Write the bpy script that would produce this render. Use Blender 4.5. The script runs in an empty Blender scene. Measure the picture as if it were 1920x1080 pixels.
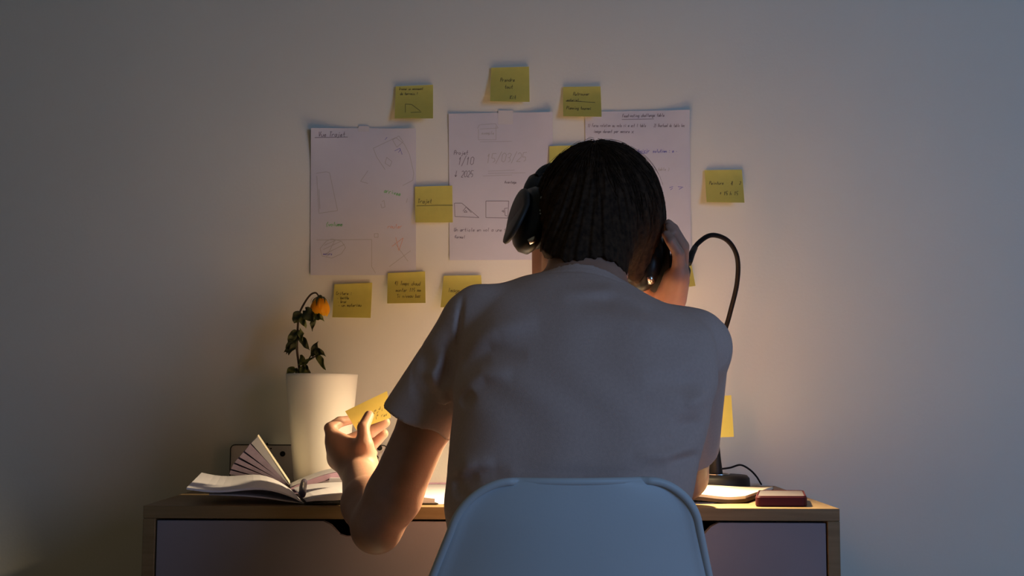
import bpy, math, random
import numpy as np
from mathutils import Vector, Matrix
random.seed(7); rng = np.random.default_rng(7)
S = bpy.context.scene; COL = S.collection
V = Vector
# ------------------------------------------------------------------ camera, sky, lights, exposure
FPX = 2300.0; CAM = V((0, -2.45, 0.92)); PITCH = math.radians(4.9); ROLL = math.radians(0.25)
cd = bpy.data.cameras.new('camera'); cam = bpy.data.objects.new('camera', cd); COL.objects.link(cam)
cd.sensor_width = 36.0; cd.lens = 36.0 * FPX / 1920; cd.clip_start = 0.05
CR = Matrix.Rotation(math.pi/2 + PITCH, 3, 'X') @ Matrix.Rotation(ROLL, 3, 'Z')
cam.matrix_world = Matrix.Translation(CAM) @ CR.to_4x4(); S.camera = cam
def at(px, py, Z):
    """world point seen at photo pixel px,py standing Z metres in front of the camera (depth along +Y)"""
    d = CR @ V(((px-960)/FPX, -(py-540)/FPX, -1.0))
    return CAM + d * (Z / d.y)
ZW = 2.45                                             # the wall is the plane y = 0
w = bpy.data.worlds.new('room_air'); S.world = w; w.use_nodes = True
w.node_tree.nodes['Background'].inputs[0].default_value = (0.89, 0.80, 0.57, 1)
w.node_tree.nodes['Background'].inputs[1].default_value = 0.056
wl = bpy.data.lights.new('window_daylight', 'AREA'); wl.shape = 'RECTANGLE'; wl.size = 1.1; wl.size_y = 1.3
wl.color = (0.30, 0.55, 1.0); wl.energy = 12.0; wl.spread = math.radians(110)
wo = bpy.data.objects.new('window_daylight', wl); COL.objects.link(wo)
wo.location = (2.3, -3.3, 1.45)
wo.rotation_euler = (V((1.0, 0.0, 1.1)) - wo.location).to_track_quat('-Z', 'Y').to_euler()
LAMP_W = 14.0
S.view_settings.view_transform = 'Standard'; S.view_settings.look = 'None'
S.view_settings.exposure = 0.0; S.view_settings.gamma = 1.0; S.view_settings.use_curve_mapping = False
S.cycles.use_denoising = True; S.cycles.max_bounces = 8; S.cycles.sample_clamp_indirect = 4.0

# ------------------------------------------------------------------ helpers
def new_mat(name, col, rough=0.6, var=0.0, scale=40, bump=0.0, bscale=200, spec=0.3, sss=0.0, stretch=None, col2=None, trans=0.0, metal=0.0, coat=0.0):
    m = bpy.data.materials.new(name); m.use_nodes = True; nt = m.node_tree; N = nt.nodes; L = nt.links
    b = N['Principled BSDF']; b.inputs['Base Color'].default_value = (*col, 1); b.inputs['Roughness'].default_value = rough
    b.inputs['Specular IOR Level'].default_value = spec; b.inputs['Metallic'].default_value = metal
    b.inputs['Coat Weight'].default_value = coat
    tc = N.new('ShaderNodeTexCoord'); mp = N.new('ShaderNodeMapping'); L.new(tc.outputs['Object'], mp.inputs[0])
    if stretch: mp.inputs['Scale'].default_value = stretch
    if var or col2:
        n = N.new('ShaderNodeTexNoise'); n.inputs['Scale'].default_value = scale; n.inputs['Detail'].default_value = 5
        L.new(mp.outputs[0], n.inputs['Vector'])
        r = N.new('ShaderNodeValToRGB'); r.color_ramp.elements[0].position = 0.33; r.color_ramp.elements[1].position = 0.67
        c2 = col2 or tuple(c*(1-var) for c in col)
        r.color_ramp.elements[0].color = (*c2, 1); r.color_ramp.elements[1].color = (*col, 1)
        L.new(n.outputs['Fac'], r.inputs[0]); L.new(r.outputs[0], b.inputs['Base Color'])
    if bump:
        n2 = N.new('ShaderNodeTexNoise'); n2.inputs['Scale'].default_value = bscale; n2.inputs['Detail'].default_value = 3
        L.new(mp.outputs[0], n2.inputs['Vector'])
        bp = N.new('ShaderNodeBump'); bp.inputs['Strength'].default_value = bump; bp.inputs['Distance'].default_value = 0.002
        L.new(n2.outputs['Fac'], bp.inputs['Height']); L.new(bp.outputs[0], b.inputs['Normal'])
    if sss:
        b.inputs['Subsurface Weight'].default_value = sss; b.inputs['Subsurface Radius'].default_value = (1.0, 0.28, 0.12)
        b.inputs['Subsurface Scale'].default_value = 0.012
    if trans:
        t = N.new('ShaderNodeBsdfTranslucent'); t.inputs[0].default_value = (*col, 1)
        mx = N.new('ShaderNodeMixShader'); mx.inputs[0].default_value = trans
        L.new(b.outputs[0], mx.inputs[1]); L.new(t.outputs[0], mx.inputs[2]); L.new(mx.outputs[0], N['Material Output'].inputs[0])
    return m
M = dict(
 wall=new_mat('wall_paint', (0.77,0.75,0.68), 0.8, 0.03, 3, 0.12, 160),
 floor=new_mat('floor_boards', (0.30,0.21,0.13), 0.5, 0.3, 6, 0.1, 60, stretch=(1,12,1)),
 skirting=new_mat('skirting_paint', (0.7,0.7,0.68), 0.5),
 oak=new_mat('oak_veneer', (0.265,0.18,0.092), 0.45, 0.0, 9, 0.08, 90, stretch=(1,14,14), col2=(0.215,0.14,0.068)),
 laminate=new_mat('pale_laminate', (0.27,0.245,0.285), 0.5, 0.05, 12),
 dark=new_mat('dark_gap', (0.012,0.010,0.010), 0.8),
 note=new_mat('yellow_note', (0.84,0.76,0.20), 0.75, 0.06, 60, trans=0.30),
 paper=new_mat('white_paper', (0.70,0.685,0.765), 0.8, 0.03, 30, trans=0.12),
 cream=new_mat('cream_paper', (0.80,0.74,0.60), 0.8, 0.04, 30),
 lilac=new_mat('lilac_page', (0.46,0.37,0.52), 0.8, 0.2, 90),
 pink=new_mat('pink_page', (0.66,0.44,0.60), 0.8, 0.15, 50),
 ink=new_mat('grey_ink', (0.22,0.20,0.25), 0.8), blueink=new_mat('blue_ink', (0.20,0.20,0.52), 0.8),
 greenink=new_mat('green_ink', (0.25,0.56,0.27), 0.8), redink=new_mat('red_ink', (0.72,0.40,0.34), 0.8),
 pencil=new_mat('pencil', (0.50,0.48,0.50), 0.8), noteink=new_mat('dark_ink', (0.20,0.17,0.06), 0.8),
 tape=new_mat('sticky_tape', (0.66,0.64,0.66), 0.35),
 black=new_mat('black_plastic', (0.009,0.008,0.008), 0.55, 0.2, 60, 0.05, 400), blackgloss=new_mat('black_gloss', (0.008,0.009,0.010), 0.38),
 graphite=new_mat('graphite_plastic', (0.045,0.040,0.036), 0.5), rubber=new_mat('black_rubber', (0.008,0.006,0.006), 0.6, spec=0.15),
 silver=new_mat('silver', (0.75,0.73,0.70), 0.25, metal=1.0), dots=new_mat('grey_print', (0.45,0.52,0.56), 0.5),
 pot=new_mat('white_ceramic', (0.80,0.77,0.73), 0.38, 0.03, 8), soil=new_mat('soil', (0.05,0.035,0.022), 0.9, 0.4, 90, 0.6, 90),
 leaf=new_mat('wilted_leaf', (0.085,0.095,0.030), 0.6, 0.0, 45, 0.2, 150, col2=(0.045,0.050,0.018), trans=0.18),
 leaf2=new_mat('yellowed_leaf', (0.20,0.22,0.06), 0.6, 0.0, 45, 0.2, 150, col2=(0.10,0.12,0.03), trans=0.25),
 stem=new_mat('brown_stem', (0.085,0.055,0.028), 0.6, 0.3, 60),
 petal=new_mat('yellow_petal', (1.0,0.62,0.03), 0.6, 0.0, 70, col2=(0.95,0.47,0.015), trans=0.6),
 maroon=new_mat('maroon_case', (0.055,0.007,0.012), 0.55, spec=0.15), screen=new_mat('grey_glass', (0.13,0.115,0.118), 0.3, 0.05, 20),
 chair=new_mat('pale_shell', (0.66,0.73,0.79), 0.42, 0.03, 9, 0.04, 300), beech=new_mat('beech', (0.55,0.38,0.2), 0.5, 0.2, 12, stretch=(1,1,.1)),
 skin=new_mat('skin', (0.47,0.265,0.195), 0.5, 0.10, 55, 0.10, 300, spec=0.35, sss=0.22),
 shirt=new_mat('grey_beige_cotton', (0.66,0.495,0.445), 0.9, 0.08, 260, 0.25, 900, spec=0.1),
 hair=new_mat('brown_hair', (0.060,0.034,0.020), 0.75, 0.0, 120, col2=(0.022,0.013,0.009), spec=0.10),
 denim=new_mat('dark_trousers', (0.03,0.035,0.05), 0.9, 0.2, 200), eye=new_mat('eye_white', (0.8,0.78,0.75), 0.2),
 box=new_mat('pale_box', (0.74,0.68,0.66), 0.6, 0.06, 25), penm=new_mat('pen_plastic', (0.045,0.035,0.085), 0.5),
)
def props(o, label=None, cat=None, group=None, kind=None):
    if label: o['label'] = label
    if cat: o['category'] = cat
    if group: o['group'] = group
    if kind: o['kind'] = kind
    return o
def link(name, verts, faces, mat, parent=None, smooth=True, origin=None, bevel=0.0, seg=2, ang=35):
    """world-space vertices -> one mesh object; a child keeps its root's origin"""
    vs = np.array([tuple(v) for v in verts], dtype=float)
    if parent is not None:
        org = V(parent.get('_o', (0,0,0)))
    else:
        org = V(origin) if origin is not None else V(((vs[:,0].min()+vs[:,0].max())/2, (vs[:,1].min()+vs[:,1].max())/2, vs[:,2].min()))
    me = bpy.data.meshes.new(name); me.from_pydata((vs - np.array(org)).tolist(), [], faces); me.update()
    me.materials.append(M[mat])
    if smooth:
        me.polygons.foreach_set('use_smooth', [True]*len(me.polygons))
    o = bpy.data.objects.new(name, me); COL.objects.link(o)
    if parent is not None: o.parent = parent
    else: o.location = org
    o['_o'] = tuple(org)
    if bevel:
        b = o.modifiers.new('bevel', 'BEVEL'); b.width = bevel; b.segments = seg; b.limit_method = 'ANGLE'; b.angle_limit = math.radians(ang)
    if smooth == 'auto':
        me.polygons.foreach_set('use_smooth', [False]*len(me.polygons))
    return o
def empty(name, loc):
    o = bpy.data.objects.new(name, None); COL.objects.link(o); o.location = loc; o['_o'] = tuple(loc); o.empty_display_size = 0.05
    return o
class MB:
    def __init__(s): s.v = []; s.f = []
    def add(s, vs, fs):
        n = len(s.v); s.v += [tuple(v) for v in vs]; s.f += [tuple(i+n for i in f) for f in fs]; return s
    def box(s, x0, x1, y0, y1, z0, z1, Mx=None):
        vs = [V((x,y,z)) for x in (x0,x1) for y in (y0,y1) for z in (z0,z1)]
        if Mx is not None: vs = [Mx @ v for v in vs]
        return s.add(vs, [(0,1,3,2),(4,6,7,5),(0,4,5,1),(2,3,7,6),(0,2,6,4),(1,5,7,3)])
    def prism(s, poly, d, both=None):
        """polygon (list of points) extruded along vector d"""
        n = len(poly); vs = [V(p) for p in poly] + [V(p)+V(d) for p in poly]
        return s.add(vs, [tuple(range(n))[::-1], tuple(range(n, 2*n))] + [(i,(i+1)%n,n+(i+1)%n,n+i) for i in range(n)])
    def grid(s, rows, close=False):
        nr, nc = len(rows), len(rows[0]); vs = [p for r in rows for p in r]; fs = []
        for i in range(nr-1):
            for j in range(nc if close else nc-1):
                k = (j+1) % nc; fs.append((i*nc+j, i*nc+k, (i+1)*nc+k, (i+1)*nc+j))
        return s.add(vs, fs)
    def lathe(s, prof, c, n=32, Mx=None):
        rows = []
        for r, z in prof:
            row = []
            for k in range(n):
                a = 2*math.pi*k/n; p = V((r*math.cos(a), r*math.sin(a), z))
                row.append((Mx @ p if Mx is not None else p) + V(c))
            rows.append(row)
        return s.grid(rows, True)
    def tube(s, pts, r, n=10, cap=True):
        pts = [V(p) for p in pts]; rows = []; up = V((0.13,0.31,0.94))
        for i, p in enumerate(pts):
            t = (pts[min(i+1,len(pts)-1)] - pts[max(i-1,0)]).normalized()
            a = t.cross(up)
            if a.length < 1e-4: a = t.cross(V((1,0,0)))
            a.normalize(); b = t.cross(a); rr = r[i] if isinstance(r,(list,tuple)) else r
            rows.append([p + (a*math.cos(2*math.pi*k/n) + b*math.sin(2*math.pi*k/n))*rr for k in range(n)])
            up = -b
        n0 = len(s.v); s.grid(rows, True)
        if cap:
            s.f.append(tuple(range(n0, n0+n))[::-1]); m = n0+(len(rows)-1)*n; s.f.append(tuple(range(m, m+n)))
        return s
    def ball(s, c, r, Mx=None, nu=16, nv=10):
        rows = []
        for i in range(nv+1):
            th = math.pi*i/nv; row = []
            for k in range(nu):
                a = 2*math.pi*k/nu; p = V((r[0]*math.sin(th)*math.cos(a), r[1]*math.sin(th)*math.sin(a), r[2]*math.cos(th)))
                row.append((Mx @ p if Mx is not None else p) + V(c))
            rows.append(row)
        return s.grid(rows, True)
    def link(s, name, mat, parent=None, **k): return link(name, s.v, s.f, mat, parent, **k)
def spline(pts, n=8):
    """Catmull-Rom through points"""
    P = [V(p) for p in pts]; P = [P[0]*2-P[1]] + P + [P[-1]*2-P[-2]]; out = []
    for i in range(1, len(P)-2):
        for k in range(n):
            t = k/n; a,b,c,d = P[i-1],P[i],P[i+1],P[i+2]
            out.append(0.5*((2*b)+(c-a)*t+(2*a-5*b+4*c-d)*t*t+(3*b-a-3*c+d)*t**3))
    out.append(P[-2]); return out

# ------------------------------------------------------------------ signed-distance modelling (continuous organic bodies)
def rc(a, b, r1, r2):
    a = np.array(a, float); b = np.array(b, float)
    return dict(t='rc', a=a, b=b, r=(r1, r2), c=(a+b)/2, R=np.linalg.norm(b-a)/2+max(r1, r2))
def el(c, r, Mx=None):
    return dict(t='el', c=np.array(c, float), r=np.array(r, float), M=np.array(Mx, float) if Mx is not None else None, R=max(r))
def ev(p, P):
    if p['t'] == 'rc':
        ba = p['b']-p['a']; pa = P-p['a']; h = np.clip(pa@ba/(ba@ba), 0, 1)
        return np.linalg.norm(pa - h[:,None]*ba, axis=1) - (p['r'][0] + h*(p['r'][1]-p['r'][0]))
    if p['t'] == 'el':
        q = P-p['c']
        if p['M'] is not None: q = q @ p['M']
        k0 = np.linalg.norm(q/p['r'], axis=1); k1 = np.linalg.norm(q/p['r']**2, axis=1)+1e-9
        return k0*(k0-1)/k1
    return p['f'](P)
def smin(a, b, k):
    if a is None: return b
    if b is None: return a
    if k <= 0: return np.minimum(a, b)
    h = np.clip(0.5+0.5*(b-a)/k, 0, 1); return b*(1-h)+a*h-k*h*(1-h)
def union(prims, k, P, blk):
    d = None
    for p in prims:
        if blk is not None and 'R' in p and np.linalg.norm(p['c']-blk[0]) > p['R']+blk[1]+0.05: continue
        d = smin(d, ev(p, P), k)
    return d
def fill(d, P): return np.full(len(P), 0.05) if d is None else d
def sdf_mesh(fn, lo, hi, h, B=24):
    lo = np.array(lo, float); n = np.ceil((np.array(hi)-lo)/h).astype(int)+2
    nb = np.ceil(n/B).astype(int); half = B*h*0.5*math.sqrt(3)
    ids = np.array([(i,j,k) for i in range(nb[0]) for j in range(nb[1]) for k in range(nb[2])])
    cen = lo+(ids*B+B/2)*h
    keep = ids[np.abs(fn(cen, None)) < half*1.25+0.012]
    Nn = n.max()+B+4
    vid, vpos, quads = [], [], []
    ar = np.arange(-1, B+1)
    off = np.stack(np.meshgrid(ar, ar, ar, indexing='ij'), -1).reshape(-1, 3)
    E = [((0,0,0),(1,0,0)),((0,1,0),(1,1,0)),((0,0,1),(1,0,1)),((0,1,1),(1,1,1)),
         ((0,0,0),(0,1,0)),((1,0,0),(1,1,0)),((0,0,1),(0,1,1)),((1,0,1),(1,1,1)),
         ((0,0,0),(0,0,1)),((1,0,0),(1,0,1)),((0,1,0),(0,1,1)),((1,1,0),(1,1,1))]
    m = B+1
    for b in keep:
        g = b*B+off; P = lo+g*h
        d = fn(P, (lo+(b*B+B/2)*h, half)).reshape(B+2, B+2, B+2)
        s = d < 0
        if s.all() or not s.any(): continue
        acc = np.zeros((m,m,m,3)); cnt = np.zeros((m,m,m))
        for e0, e1 in E:
            a = d[e0[0]:e0[0]+m, e0[1]:e0[1]+m, e0[2]:e0[2]+m]; c = d[e1[0]:e1[0]+m, e1[1]:e1[1]+m, e1[2]:e1[2]+m]
            x = (a<0) != (c<0); t = np.where(x, a/np.where(x, a-c, 1), 0)
            for ax in range(3):
                acc[...,ax] += np.where(x, e0[ax]+t*(e1[ax]-e0[ax]), 0)
            cnt += x
        act = cnt > 0; idx = np.argwhere(act)
        gi = idx-1+b*B; pos = lo+(gi+acc[act]/cnt[act][:,None])*h
        vid.append(((gi[:,0]+2)*Nn+gi[:,1]+2)*Nn+gi[:,2]+2); vpos.append(pos)
        for ax in range(3):
            sl = [slice(1,B+1)]*3; s0 = s[tuple(sl)]
            sl2 = list(sl); sl2[ax] = slice(2,B+2); s1 = s[tuple(sl2)]
            ed = np.argwhere(s0 != s1)
            if not len(ed): continue
            fl = s0[tuple(ed.T)]; base = ed+b*B
            u, v = (ax+1)%3, (ax+2)%3; q = []
            for du, dv in ((-1,-1),(0,-1),(0,0),(-1,0)):
                c = base.copy(); c[:,u] += du; c[:,v] += dv
                q.append(((c[:,0]+2)*Nn+c[:,1]+2)*Nn+c[:,2]+2)
            q = np.stack(q, 1); q[~fl] = q[~fl][:, ::-1]; quads.append(q)
    vid = np.concatenate(vid); vpos = np.concatenate(vpos); quads = np.concatenate(quads)
    uid, first = np.unique(vid, return_index=True)
    qi = np.searchsorted(uid, quads); qi = np.clip(qi, 0, len(uid)-1)
    ok = (uid[qi] == quads).all(1)
    return vpos[first], qi[ok]
def sdf_obj(name, fn, lo, hi, h, mat, parent=None, origin=(0,0,0)):
    v, q = sdf_mesh(fn, lo, hi, h)
    org = np.array(parent['_o']) if parent is not None else np.array(origin)
    me = bpy.data.meshes.new(name); me.vertices.add(len(v)); me.vertices.foreach_set('co', (v-org).ravel())
    me.loops.add(q.size); me.loops.foreach_set('vertex_index', q.ravel().astype(np.int32))
    me.polygons.add(len(q)); me.polygons.foreach_set('loop_start', np.arange(0, q.size, 4, dtype=np.int32))
    me.polygons.foreach_set('use_smooth', np.ones(len(q), bool)); me.update(calc_edges=True); me.validate()
    me.materials.append(M[mat]); o = bpy.data.objects.new(name, me); COL.objects.link(o); o['_o'] = tuple(org)
    if parent is not None: o.parent = parent
    else: o.location = org
    return o

# ------------------------------------------------------------------ setting
props(MB().box(-3.2, 3.2, 0, 0.1, 0, 2.9).link('wall_back', 'wall', smooth=False), 'plain white wall behind the desk', kind='structure')
props(MB().box(-3.2, 3.2, -4.2, 0, -0.05, 0).link('floor', 'floor', smooth=False), 'brown wooden floor', kind='structure')
props(MB().box(-3.2, 3.2, -0.015, -0.0005, 0, 0.08).link('baseboard_back', 'skirting', smooth=False, bevel=0.003), 'white skirting board', kind='structure')

# ------------------------------------------------------------------ desk
DT = 0.74; DF = -0.483; DB = -0.004; DL = -0.583; DR = 0.521
desk = empty('desk', ((DL+DR)/2, (DF+DB)/2, 0)); props(desk, 'oak desk with two pale drawer fronts standing against the white wall', 'desk')
MB().box(DL, DR, DF, DB, DT-0.020, DT).link('desk_top', 'oak', desk, smooth=False, bevel=0.0012)
for x0 in (DL, DR-0.0195):
    MB().box(x0, x0+0.0195, DF, DB, 0, DT-0.0202).link('side_panel', 'oak', desk, smooth=False, bevel=0.001)
MB().box(DL+0.02, DR-0.02, DB-0.018, DB-0.002, 0.42, DT-0.021).link('back_panel', 'oak', desk, smooth=False)
MB().box(DL+0.02, DR-0.02, DF+0.03, DB-0.02, DT-0.165, DT-0.152).link('drawer_shelf', 'oak', desk, smooth=False)
xm = -0.021; zt = DT-0.0235; zb = DT-0.148
MB().box(xm-0.006, xm+0.006, DF+0.022, DB-0.02, zb, DT-0.021).link('divider', 'dark', desk, smooth=False)
def drawer(x0, x1, c0, c1):
    poly = [(x0,zb),(x1,zb),(x1,zt),(c1,zt),(c1-0.012,zt-0.006),(c1-0.026,zt-0.021),(c1-0.036,zt-0.024),(c0+0.036,zt-0.024),(c0+0.026,zt-0.021),(c0+0.012,zt-0.006),(c0,zt),(x0,zt)]
    d = MB().prism([(x,DF+0.004,z) for x,z in poly], (0,0.016,0)).link('drawer', 'laminate', desk, smooth=False, bevel=0.0008)
    b = MB(); yb = DF+0.40; b.box(x0+0.01,x1-0.01,DF+0.021,yb,zb,zb+0.006); b.box(x0+0.01,x0+0.02,DF+0.021,yb,zb+0.006,zt-0.03)
    b.box(x1-0.02,x1-0.01,DF+0.021,yb,zb+0.006,zt-0.03); b.box(x0+0.021,x1-0.021,yb-0.01,yb,zb+0.006,zt-0.03)
    b.link('drawer_box', 'dark', d, smooth=False)
drawer(DL+0.0215, xm-0.0015, -0.298, -0.165); drawer(xm+0.0015, DR-0.0215, 0.196, 0.330)

# ------------------------------------------------------------------ papers on the wall, with handwriting
GL = {'a':'45250403122244|4542','b':'0802|042544432203','c':'44251403123243','d':'4842|442504032243','e':'0344251403123243','f':'48372722|0545','g':'452504032243|45412001',
'h':'0802|04253432','i':'2522|2726','j':'353110|3736','k':'0802|450342','l':'282332','m':'0502|04152422|24354442','n':'0502|04254442','o':'25040322434425','p':'0500|042544432203',
'q':'4540|442504032243','r':'0502|042545','s':'451504332202','t':'28233242|0545','u':'0503123243|4542','v':'052245','w':'0512243245','x':'0542|4502','y':'0522|4510','z':'05450242',
'0':'28070322434728','1':'162822','2':'072847450242','3':'072847354322|3515','4':'380444|3832','5':'480805354322|22','7':'084812','/':'0149','-':'1434',':':'2223|2526','!':'2824|2322','(':'381531',')':'183511',"'":'2826','*':'1436|1634|2723',
'V':'082248','T':'0848|2822','P':'020838463505','F':'480802|0535','C':'472807032243','R':'020838463505|2542','K':'0802|480542','S':'472807354322|03','U':'0803224348','I':'2822','A':'022842|1434','O':'28070322434728','v ':'','↓':'2822|042244','+':'0444|2622'}
class Sheet:
    """a sheet of paper given by its four corners in the photograph and its stand-off from the wall"""
    def __init__(s, name, c, off, mat, label, cat, group=None, nu=8, nv=10, thick=0.0003):
        s.c = c; s.off = off; s.nu, s.nv = nu, nv
        rows = [[s.p(i/nu, j/nv) for i in range(nu+1)] for j in range(nv+1)]
        s.o = MB().grid(rows).link(name, mat); props(s.o, label, cat, group)
        sm = s.o.modifiers.new('thickness', 'SOLIDIFY'); sm.thickness = thick; sm.offset = -1; sm.use_rim = False
    def px(s, u, v):
        (x0,y0),(x1,y1),(x2,y2),(x3,y3) = s.c
        return ((1-v)*((1-u)*x0+u*x1)+v*((1-u)*x3+u*x2), (1-v)*((1-u)*y0+u*y1)+v*((1-u)*y3+u*y2))
    def p(s, u, v, lift=0.0):
        return at(*s.px(u, v), ZW - s.off(u, v) - lift)
    def uv(s, x, y):
        u = v = 0.5
        for _ in range(6):
            a = s.px(u, v); e = 1e-3; b = s.px(u+e, v); c = s.px(u, v+e)
            J = ((b[0]-a[0])/e, (c[0]-a[0])/e, (b[1]-a[1])/e, (c[1]-a[1])/e); det = J[0]*J[3]-J[1]*J[2]
            dx, dy = x-a[0], y-a[1]; u += (dx*J[3]-dy*J[1])/det; v += (dy*J[0]-dx*J[2])/det
        return u, v
    def strokes(s, polys, mat, wpx=1.0, name='handwriting'):
        mb = MB()
        for pl in polys:
            for (x0,y0),(x1,y1) in zip(pl[:-1], pl[1:]):
                L = math.hypot(x1-x0, y1-y0)
                if L < 0.05: x1 += 0.5; L = 0.5
                k = max(1, int(L/9)); tx, ty = (x1-x0)/L, (y1-y0)/L; nx, ny = -ty*wpx/2, tx*wpx/2
                rows = []
                for i in range(k+1):
                    t = i/k; X, Y = x0+(x1-x0)*t, y0+(y1-y0)*t
                    rows.append([s.p(*s.uv(X+nx, Y+ny), 0.0007), s.p(*s.uv(X-nx, Y-ny), 0.0007)])
                mb.grid(rows)
        return props(mb.link(name, mat, s.o, smooth=False), kind='stuff')
def text(t, x, y, h, slope=0.0, wid=0.62, jit=0.25):
    """polylines of handwriting: baseline start x,y, capital height h in photo pixels"""
    out = []; sc = h/6.0; cx = x
    for ch in t:
        if ch == ' ': cx += h*0.55; continue
        g = GL.get(ch, GL.get(ch.lower(), '')); dy = random.uniform(-jit, jit)
        for st in g.split('|'):
            pl = [(cx+int(st[i])*sc*wid + (int(st[i+1])-2)*sc*0.18 + random.uniform(-jit,jit)*sc*.5, y+dy-(int(st[i+1])-2)*sc + slope*(cx-x)+random.uniform(-jit,jit)*sc*.5) for i in range(0, len(st), 2)]
            if len(pl) > 1: out.append(pl)
        cx += 4*sc*wid + sc*0.9
    return out
def curl(base, tl=0, tr=0, bl=0, br=0, rad=0.38):
    def f(u, v):
        o = base
        for (a, b, k) in ((0,0,tl),(1,0,tr),(0,1,bl),(1,1,br)):
            dd = math.hypot(u-a, (v-b)*1.4); o += k*max(0, 1-dd/rad)**1.7
        return o
    return f
# --- three white sheets
s1 = Sheet('paper_sheet', [(583,240),(780,241),(780,516),(582,516)], curl(0.002, 0.012, 0.012, 0.003, 0.002), 'paper', 'white sketch sheet with title, green and red words, leftmost on the wall', 'paper sheet', 'white sheets on the wall', 12, 14)
s1.strokes(text('Vue Trajet', 597, 256, 9)+[[(590,258),(652,257)]], 'ink', 1.1)
s1.strokes([[(700,278),(742,258),(758,270),(768,290),(776,325),(774,338),(755,348)],[(700,278),(706,294),(722,318)],[(725,295),(735,303),(731,312),(722,306),(725,295)],[(736,262),(748,255),(756,266),(744,276),(736,262)],
 [(593,325),(612,322),(618,324),(633,395),(598,400),(594,330)],[(598,355),(600,392)],[(593,450),(697,449),(697,500),(704,512)],[(716,378),(720,376),(722,388),(716,390),(714,382)],[(702,438),(709,438),(709,445),(702,445),(702,438)],[(764,372),(762,380)],
 [(612,452),(600,466),(604,480),(622,484),(640,476),(648,464),(640,452),(622,448),(612,452)],[(608,460),(630,450)],[(606,468),(640,452)],[(610,476),(646,458)],[(612,482),(628,450)],[(740,455),(765,490)],[(730,500),(770,470)],[(690,320),(676,340),(690,344)]], 'pencil', 1.0, 'sketch_lines')
s1.strokes([[(740,283),(750,278),(754,290)],[(747,286),(751,280)],[(722,262),(726,257)]]+text('mesure', 606, 478, 5), 'blueink', 0.9, 'blue_marks')
s1.strokes(text('arrivee', 720, 361, 8, 0.22)+text('(volume', 611, 424, 8), 'greenink', 1.3, 'green_words')
s1.strokes(text('rouler', 727, 428, 8)+[[(742,445),(748,470),(756,446),(735,462)]], 'redink', 1.0, 'red_words')
s2 = Sheet('paper_sheet', [(841,213),(1036,210),(1037,487),(843,488)], curl(0.002, 0.002, 0.009, 0.002, 0.004), 'paper', 'white sheet with a fraction, a date and two small figures, middle one of the sheets', 'paper sheet', 'white sheets on the wall', 12, 14)
s2.strokes(text('Projet', 851, 290, 8)+text('1/10', 858, 309, 15, 0, 0.55)+text('↓ 2025', 852, 332, 12, 0, 0.5), 'ink', 1.0)
s2.strokes(text('15/03/25', 911, 305, 17, -0.03, 0.62), 'pencil', 1.1, 'date')
s2.strokes([[(852,381),(866,381),(898,408),(853,406),(852,381)],[(868,396),(874,388),(884,399)],[(870,398),(873,394),(876,398),(870,398)],[(911,377),(954,377),(952,409),(911,408),(911,377)],[(952,390),(946,391),(947,404),(951,405)],[(941,396),(944,394),(945,398),(941,396)]], 'ink', 1.0, 'figures')
s2.strokes([[(915,325),(985,324)],[(905,330),(960,328)],[(915,321),(965,319)],[(895,241),(899,234),(929,232),(934,240),(900,242)],[(897,242),(897,262),(930,262),(930,236)],[(900,266),(960,265)]]+text('exemple', 903, 252, 6), 'pencil', 0.8, 'faint_lines')
s2.strokes(text("Un article en vol a une forme d'ex", 851, 434, 7)+text('formel', 852, 447, 6)+text('Avantage', 946, 344, 5), 'ink', 0.8, 'sentence')
s3 = Sheet('paper_sheet', [(1097,210),(1293,206),(1296,483),(1100,486)], curl(0.002, 0.002, 0.009, 0.002, 0.005), 'paper', 'white sheet of small written lines, rightmost of the three, partly behind the head', 'paper sheet', 'white sheets on the wall', 12, 14)
s3.strokes(text('Feed-voting challenge table', 1167, 220, 6, -0.02, 0.5)+[[(1166,224),(1226,223)]], 'ink', 1.0)
s3.strokes(text('1) Force relation au vote si a est l table', 1102, 238, 6, 0, 0.38)+text("2) Overhead de table bas", 1226, 238, 6, 0, 0.34)+text('image devant par mesure', 1113, 249, 6, 0, 0.5)+text('x', 1184, 250, 9), 'ink', 0.8, 'written_lines')
s3.strokes(text('choisir', 1193, 286, 7, 0, 0.55)+[[(1192,288),(1214,287)],[(1255,352),(1262,350)],[(1257,356),(1261,353)],[(1271,350),(1281,351)],[(1273,355),(1279,352)]]+text('solution : a -', 1224, 286, 6, 0, 0.6), 'blueink', 1.1, 'blue_words')
s3.strokes(text('la table )', 1224, 320, 6, 0, 0.55), 'pencil', 1.0, 'small_words')
for sh, (a, b) in ((s2, ((934,207),(962,233))), (s1, ((672,236),(692,247)))):
    rows = [[sh.p(*sh.uv(a[0]+(b[0]-a[0])*i, a[1]+(b[1]-a[1])*j), 0.0006) for i in (0, 0.5, 1)] for j in (0, 0.5, 1)]
    MB().grid(rows).link('tape_strip', 'tape', sh.o)
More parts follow.
